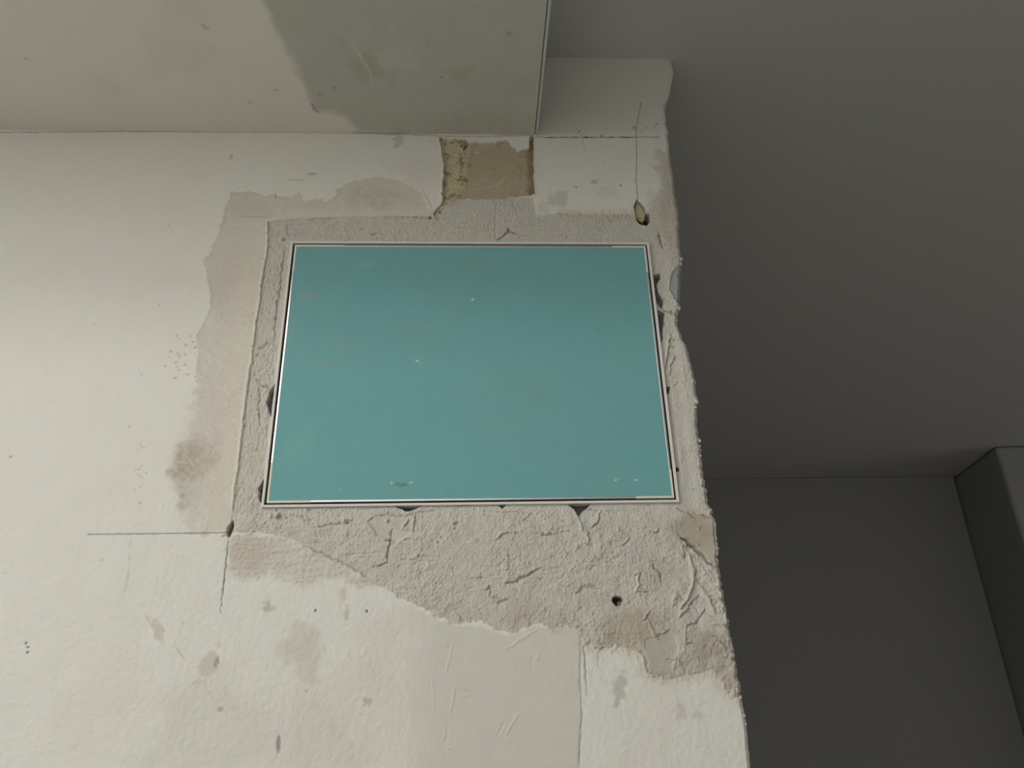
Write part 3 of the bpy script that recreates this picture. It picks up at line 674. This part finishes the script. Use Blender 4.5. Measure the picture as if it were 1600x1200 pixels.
sof.tint(ff * sstep(0.0, 0.8, b2) * 0.4, (202, 200, 190)); sof.tint(ff * sstep(0.1, 0.8, -b2) * 0.35, (176, 176, 166)); sof.tint(ff * sstep(0.2, 0.9, b3) * 0.4, (188, 184, 173))
sof.blot(Q(620, 85), 0.03, 0.02, 0, (202, 199, 188), 0.6, 0.5, 0.3, seed=3); sof.blot(Q(575, 105), 0.02, 0.018, 0, (178, 178, 156), 0.6, 0.5, 0.3, seed=4); sof.blot(Q(720, 115), 0.02, 0.014, 0, (178, 178, 154), 0.6, 0.5, 0.4, seed=5)
sof.blot(Q(795, 52), 0.004, 0.004, 0, (140, 140, 132), 0.6, 0.4, 0.6, seed=6); sof.blot(Q(790, 130), 0.05, 0.03, 0, (186, 184, 174), 0.5, 0.5, 0.6, seed=7)
def SS(px, hmm, wmm, color=None, alpha=1.0, **kw): sof.stroke([Q(*p) for p in px], hmm * 0.001, wmm * 0.001, color, alpha, **kw)
SS([(553, 68), (572, 100), (590, 138)], 0.9, 2.6, (206, 204, 192), 0.9); SS([(486, 160), (498, 178)], -1.2, 3.2, (128, 126, 116), 0.8); SS([(520, 45), (560, 110)], 0.3, 4, (182, 180, 170), 0.5)
SS([(490, 172), (540, 178), (570, 190), (640, 188), (700, 186)], 0.3, 3, (196, 193, 182), 0.6); SS([(620, 187), (650, 182), (668, 176)], 0.3, 2.5, (198, 196, 186), 0.6)
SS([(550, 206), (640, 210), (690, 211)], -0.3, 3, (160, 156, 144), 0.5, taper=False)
for cx, cy in ((500, 147), (522, 137), (540, 162), (690, 120), (715, 118), (318, 40), (390, 160), (40, 92), (430, 140)):
    sof.blot(Q(cx, cy), 0.0022, 0.0022, 0, (140, 136, 124), 0.7, 0.5, 0.6, seed=cx)
SS([(314, 43), (328, 44)], 0, 2.2, (170, 164, 152), 0.6)
sof.h += 0.00025 * fbm(SU, SV, 0.05, 171, 3) * (SU > -0.6) + ff * 0.00035 + ff * 0.00015 * b2
sof.id[ff > 0.5] = 1
sof_pos = lambda u, v, h: np.stack([u, v, SOF_Z - h], -1)
soffit = relief_piece('ceiling_soffit', sof, 0, sof_pos, (0, 0, -1), M_PAINT, rim=0.012, skirt=0.003)
structure(soffit, 'dropped painted soffit meeting the top of the hatch wall', 'ceiling')
p = relief_piece('filler_strip', sof, 1, sof_pos, (0, 0, -1), M_SKIM, soffit, rim=0.012, skirt=0.003); p['label'] = 'grey filler coat along the soffit edge'
boxes('soffit_body', [(ROOM_L, SOF_Y, SOF_Z + 0.010, 0.0730, 0.02, CEIL_Z + 0.1), (ROOM_L, SOF_Y, CEIL_Z + 0.1, 0.0730, SOF_Y + 0.06, HIGH_Z)], M_ROOM, soffit)
# bead profile: thin lip hanging a millimetre below, a dark slit beside the filler
V_ = []
ya, yb = SOF_Y, 0.0
prof = [(0.0745, 0.0012), (0.0775, -0.0008), (0.0785, 0.002), (0.0785, 0.03), (0.0745, 0.03)]
for y_, wx in ((ya, 1.0), (yb, 0.75)):
    for (xx, zz) in prof: V_.append((0.0745 + (xx - 0.0745) * wx * 1.15, y_, SOF_Z + zz))
n = len(prof)
me = bpy.data.meshes.new('edge_bead'); me.from_pydata(V_, [], [tuple(range(n)), tuple(range(2 * n - 1, n - 1, -1))] + [(k, n + k, n + (k + 1) % n, (k + 1) % n) for k in range(n)])
me.materials.append(grain_mat('bead_paint', 300, 0.2, 0.03, color=(190, 191, 190))); me.update()
o = bpy.data.objects.new('edge_bead', me); C.objects.link(o); o.parent = soffit; o['label'] = 'thin pale bead along the soffit edge'

# ------------------------------------------------------------------ access hatch
hatch = bpy.data.objects.new('access_hatch', None); C.objects.link(hatch)
HC = Vector(((DX0 + DX1) / 2, 0.0, DZ0)); hatch.location = HC
hatch['label'] = 'closed access hatch of green moisture-resistant board in a slim aluminium frame'; hatch['category'] = 'access hatch'
hatch.empty_display_size = 0.05
def hb(name, lst, mat, parent=hatch, bevel=0.0, off=HC):
    return boxes(name, [(a - off.x, b - off.y, c - off.z, d - off.x, e - off.y, g - off.z) for a, b, c, d, e, g in lst], mat, parent, bevel)
YF, YD = -0.0016, -0.0004
# outer frame, four rails, each with a back flange bedded behind the mortar
def rail(name, x0_, z0_, x1_, z1_): return hb(name, [(x0_, YF, z0_, x1_, 0.022, z1_)], M_FRAME, hatch, 0.0003)
rail('frame_rail', OX0, OZ0, OX0 + FW, OZ1); rail('frame_rail', OX1 - FW, OZ0, OX1, OZ1)
rail('frame_rail', OX0 + FW, OZ0, OX1 - FW, OZ0 + FW); rail('frame_rail', OX0 + FW, OZ1 - FW, OX1 - FW, OZ1)
hb('gap_strip', [(OX0 + FW, 0.0022, OZ0 + FW, DX0, 0.0040, OZ1 - FW), (DX1, 0.0022, OZ0 + FW, OX1 - FW, 0.0040, OZ1 - FW),  # black strip added to darken the gap around the leaf
            (DX0, 0.0022, OZ0 + FW, DX1, 0.0040, DZ0), (DX0, 0.0022, DZ1, DX1, 0.0040, OZ1 - FW)], M_GAP)['label'] = 'black strip added in the gap around the leaf'
fl = 0.02
hb('mounting_flange', [(OX0 - fl, 0.0105, OZ0 - fl, OX0, 0.0120, OZ1 + fl), (OX1, 0.0105, OZ0 - fl, OX1 + fl, 0.0120, OZ1 + fl),
                       (OX0, 0.0105, OZ0 - fl, OX1, 0.0120, OZ0), (OX0, 0.0105, OZ1, OX1, 0.0120, OZ1 + fl)], M_ZINC)
hb('back_tray', [(OX0 + FW, 0.0200, OZ0 + FW, OX1 - FW, 0.0215, OZ1 - FW)], M_DARK)
# door leaf: board with paper face, metal edge strips, cream corner pieces
ES = 0.0021
bu = np.arange(DX0 + ES, DX1 - ES + 1e-6, (DX1 - DX0 - 2 * ES) / 330); bv = np.arange(DZ0 + ES, DZ1 - ES + 1e-6, (DZ1 - DZ0 - 2 * ES) / 246)
BU, BV = np.meshgrid(bu, bv)
board = Relief(BU, BV)
board.col[:] = lin((117, 171, 172))
c1 = fbm(BU, BV, 0.09, 181, 4); c2 = fbm(BU, BV, 0.012, 185, 3); c3 = fbm(BU, BV, 0.004, 189, 2)
board.tint(sstep(0.0, 0.9, c1) * 0.35, (124, 171, 168)); board.tint(sstep(0.1, 0.9, -c1) * 0.3, (108, 172, 174)); board.tint(sstep(0.1, 0.9, c2) * 0.15, (104, 160, 158)); board.tint(sstep(0.1, 0.9, c3) * 0.12, (132, 182, 178))
def bl(cx, cy, rx, ry, color, alpha, soft=0.8, rag=0.4, rot=0.0, seed=0): board.blot(W(cx, cy), rx * 0.00067, ry * 0.00069, 0, color, alpha, rag, soft, rot, seed)
for a_ in ((480, 462, 22, 10, (140, 162, 154), 0.7), (530, 540, 18, 9, (142, 164, 156), 0.6), (500, 570, 22, 8, (140, 162, 156), 0.5), (745, 410, 40, 18, (122, 160, 154), 0.6), (645, 515, 30, 14, (128, 162, 156), 0.4),
           (810, 600, 50, 30, (120, 166, 160), 0.5), (570, 414, 24, 7, (134, 180, 176), 0.5), (455, 520, 10, 40, (134, 176, 172), 0.4), (840, 620, 30, 18, (122, 162, 156), 0.5), (470, 690, 30, 60, (128, 180, 176), 0.4)):
    bl(*a_)
bl(738, 468, 2.5, 1.6, (232, 240, 236), 1.0, 0.5); bl(746, 468, 5, 0.9, (150, 190, 186), 0.7); bl(652, 564, 4, 2.2, (190, 220, 214), 0.9, 0.6, rot=-0.5); bl(657, 568, 1.5, 3, (180, 212, 206), 0.7)
bl(628, 757, 14, 5, (98, 132, 122), 0.8, seed=4); bl(612, 755, 2, 3, (200, 224, 218), 0.8); bl(642, 754, 5, 1.6, (206, 228, 222), 0.9); bl(632, 755, 12, 1.2, (170, 204, 196), 0.6)
bl(655, 722, 1.2, 6, (150, 190, 186), 0.7); bl(962, 750, 3, 2.2, (214, 232, 226), 0.9); bl(993, 750, 5, 1.4, (206, 228, 222), 0.8); bl(968, 749, 7, 1, (150, 190, 186), 0.6); bl(532, 765, 2, 5, (150, 190, 186), 0.5); bl(1000, 388, 6, 2, (100, 140, 140), 0.6)
board.h += 0.00006 * c2
bpos = lambda u, v, h: np.stack([u - HC.x, YD - h, v - HC.z], -1)
bo = relief_piece('board_panel', board, 0, bpos, NRM, M_BOARD, hatch, rim=0.0125); bo['label'] = 'turquoise green board face with pale scuffs'
Y0, Y1 = YD - 0.0002, 0.0125
hb('edge_strip', [(DX0, Y0, DZ0 + 0.04, DX0 + ES, Y1, DZ1 - 0.035)], M_ALU, bevel=0.0004)
hb('edge_strip', [(DX1 - ES, Y0, DZ0 + 0.03, DX1, Y1, DZ1 - 0.035)], M_ALU, bevel=0.0004)
hb('edge_strip', [(DX0 + 0.042, Y0, DZ0, DX1 - 0.038, Y1, DZ0 + ES)], M_ALU, bevel=0.0004)
hb('edge_strip', [(DX0 + 0.055, Y0, DZ1 - ES, DX1 - 0.038, Y1, DZ1)], M_ALU, bevel=0.0004)
hb('corner_piece', [(DX0, Y0, DZ0, DX0 + ES, Y1, DZ0 + 0.0399), (DX0 + ES, Y0, DZ0, DX0 + 0.0419, Y1, DZ0 + ES)], M_CARD)['label'] = 'cream corner of the leaf edge'
hb('corner_piece', [(DX1 - ES, Y0, DZ0, DX1, Y1, DZ0 + 0.0299), (DX1 - 0.0379, Y0, DZ0, DX1 - ES, Y1, DZ0 + ES)], M_CARD)
hb('corner_piece', [(DX0, Y0, DZ1 - 0.0349, DX0 + ES, Y1, DZ1), (DX0 + ES, Y0, DZ1 - ES, DX0 + 0.0549, Y1, DZ1)], M_CARD)
hb('corner_piece', [(DX1 - ES, Y0, DZ1 - 0.0349, DX1, Y1, DZ1), (DX1 - 0.0379, Y0, DZ1 - ES, DX1 - ES, Y1, DZ1)], M_CARD)
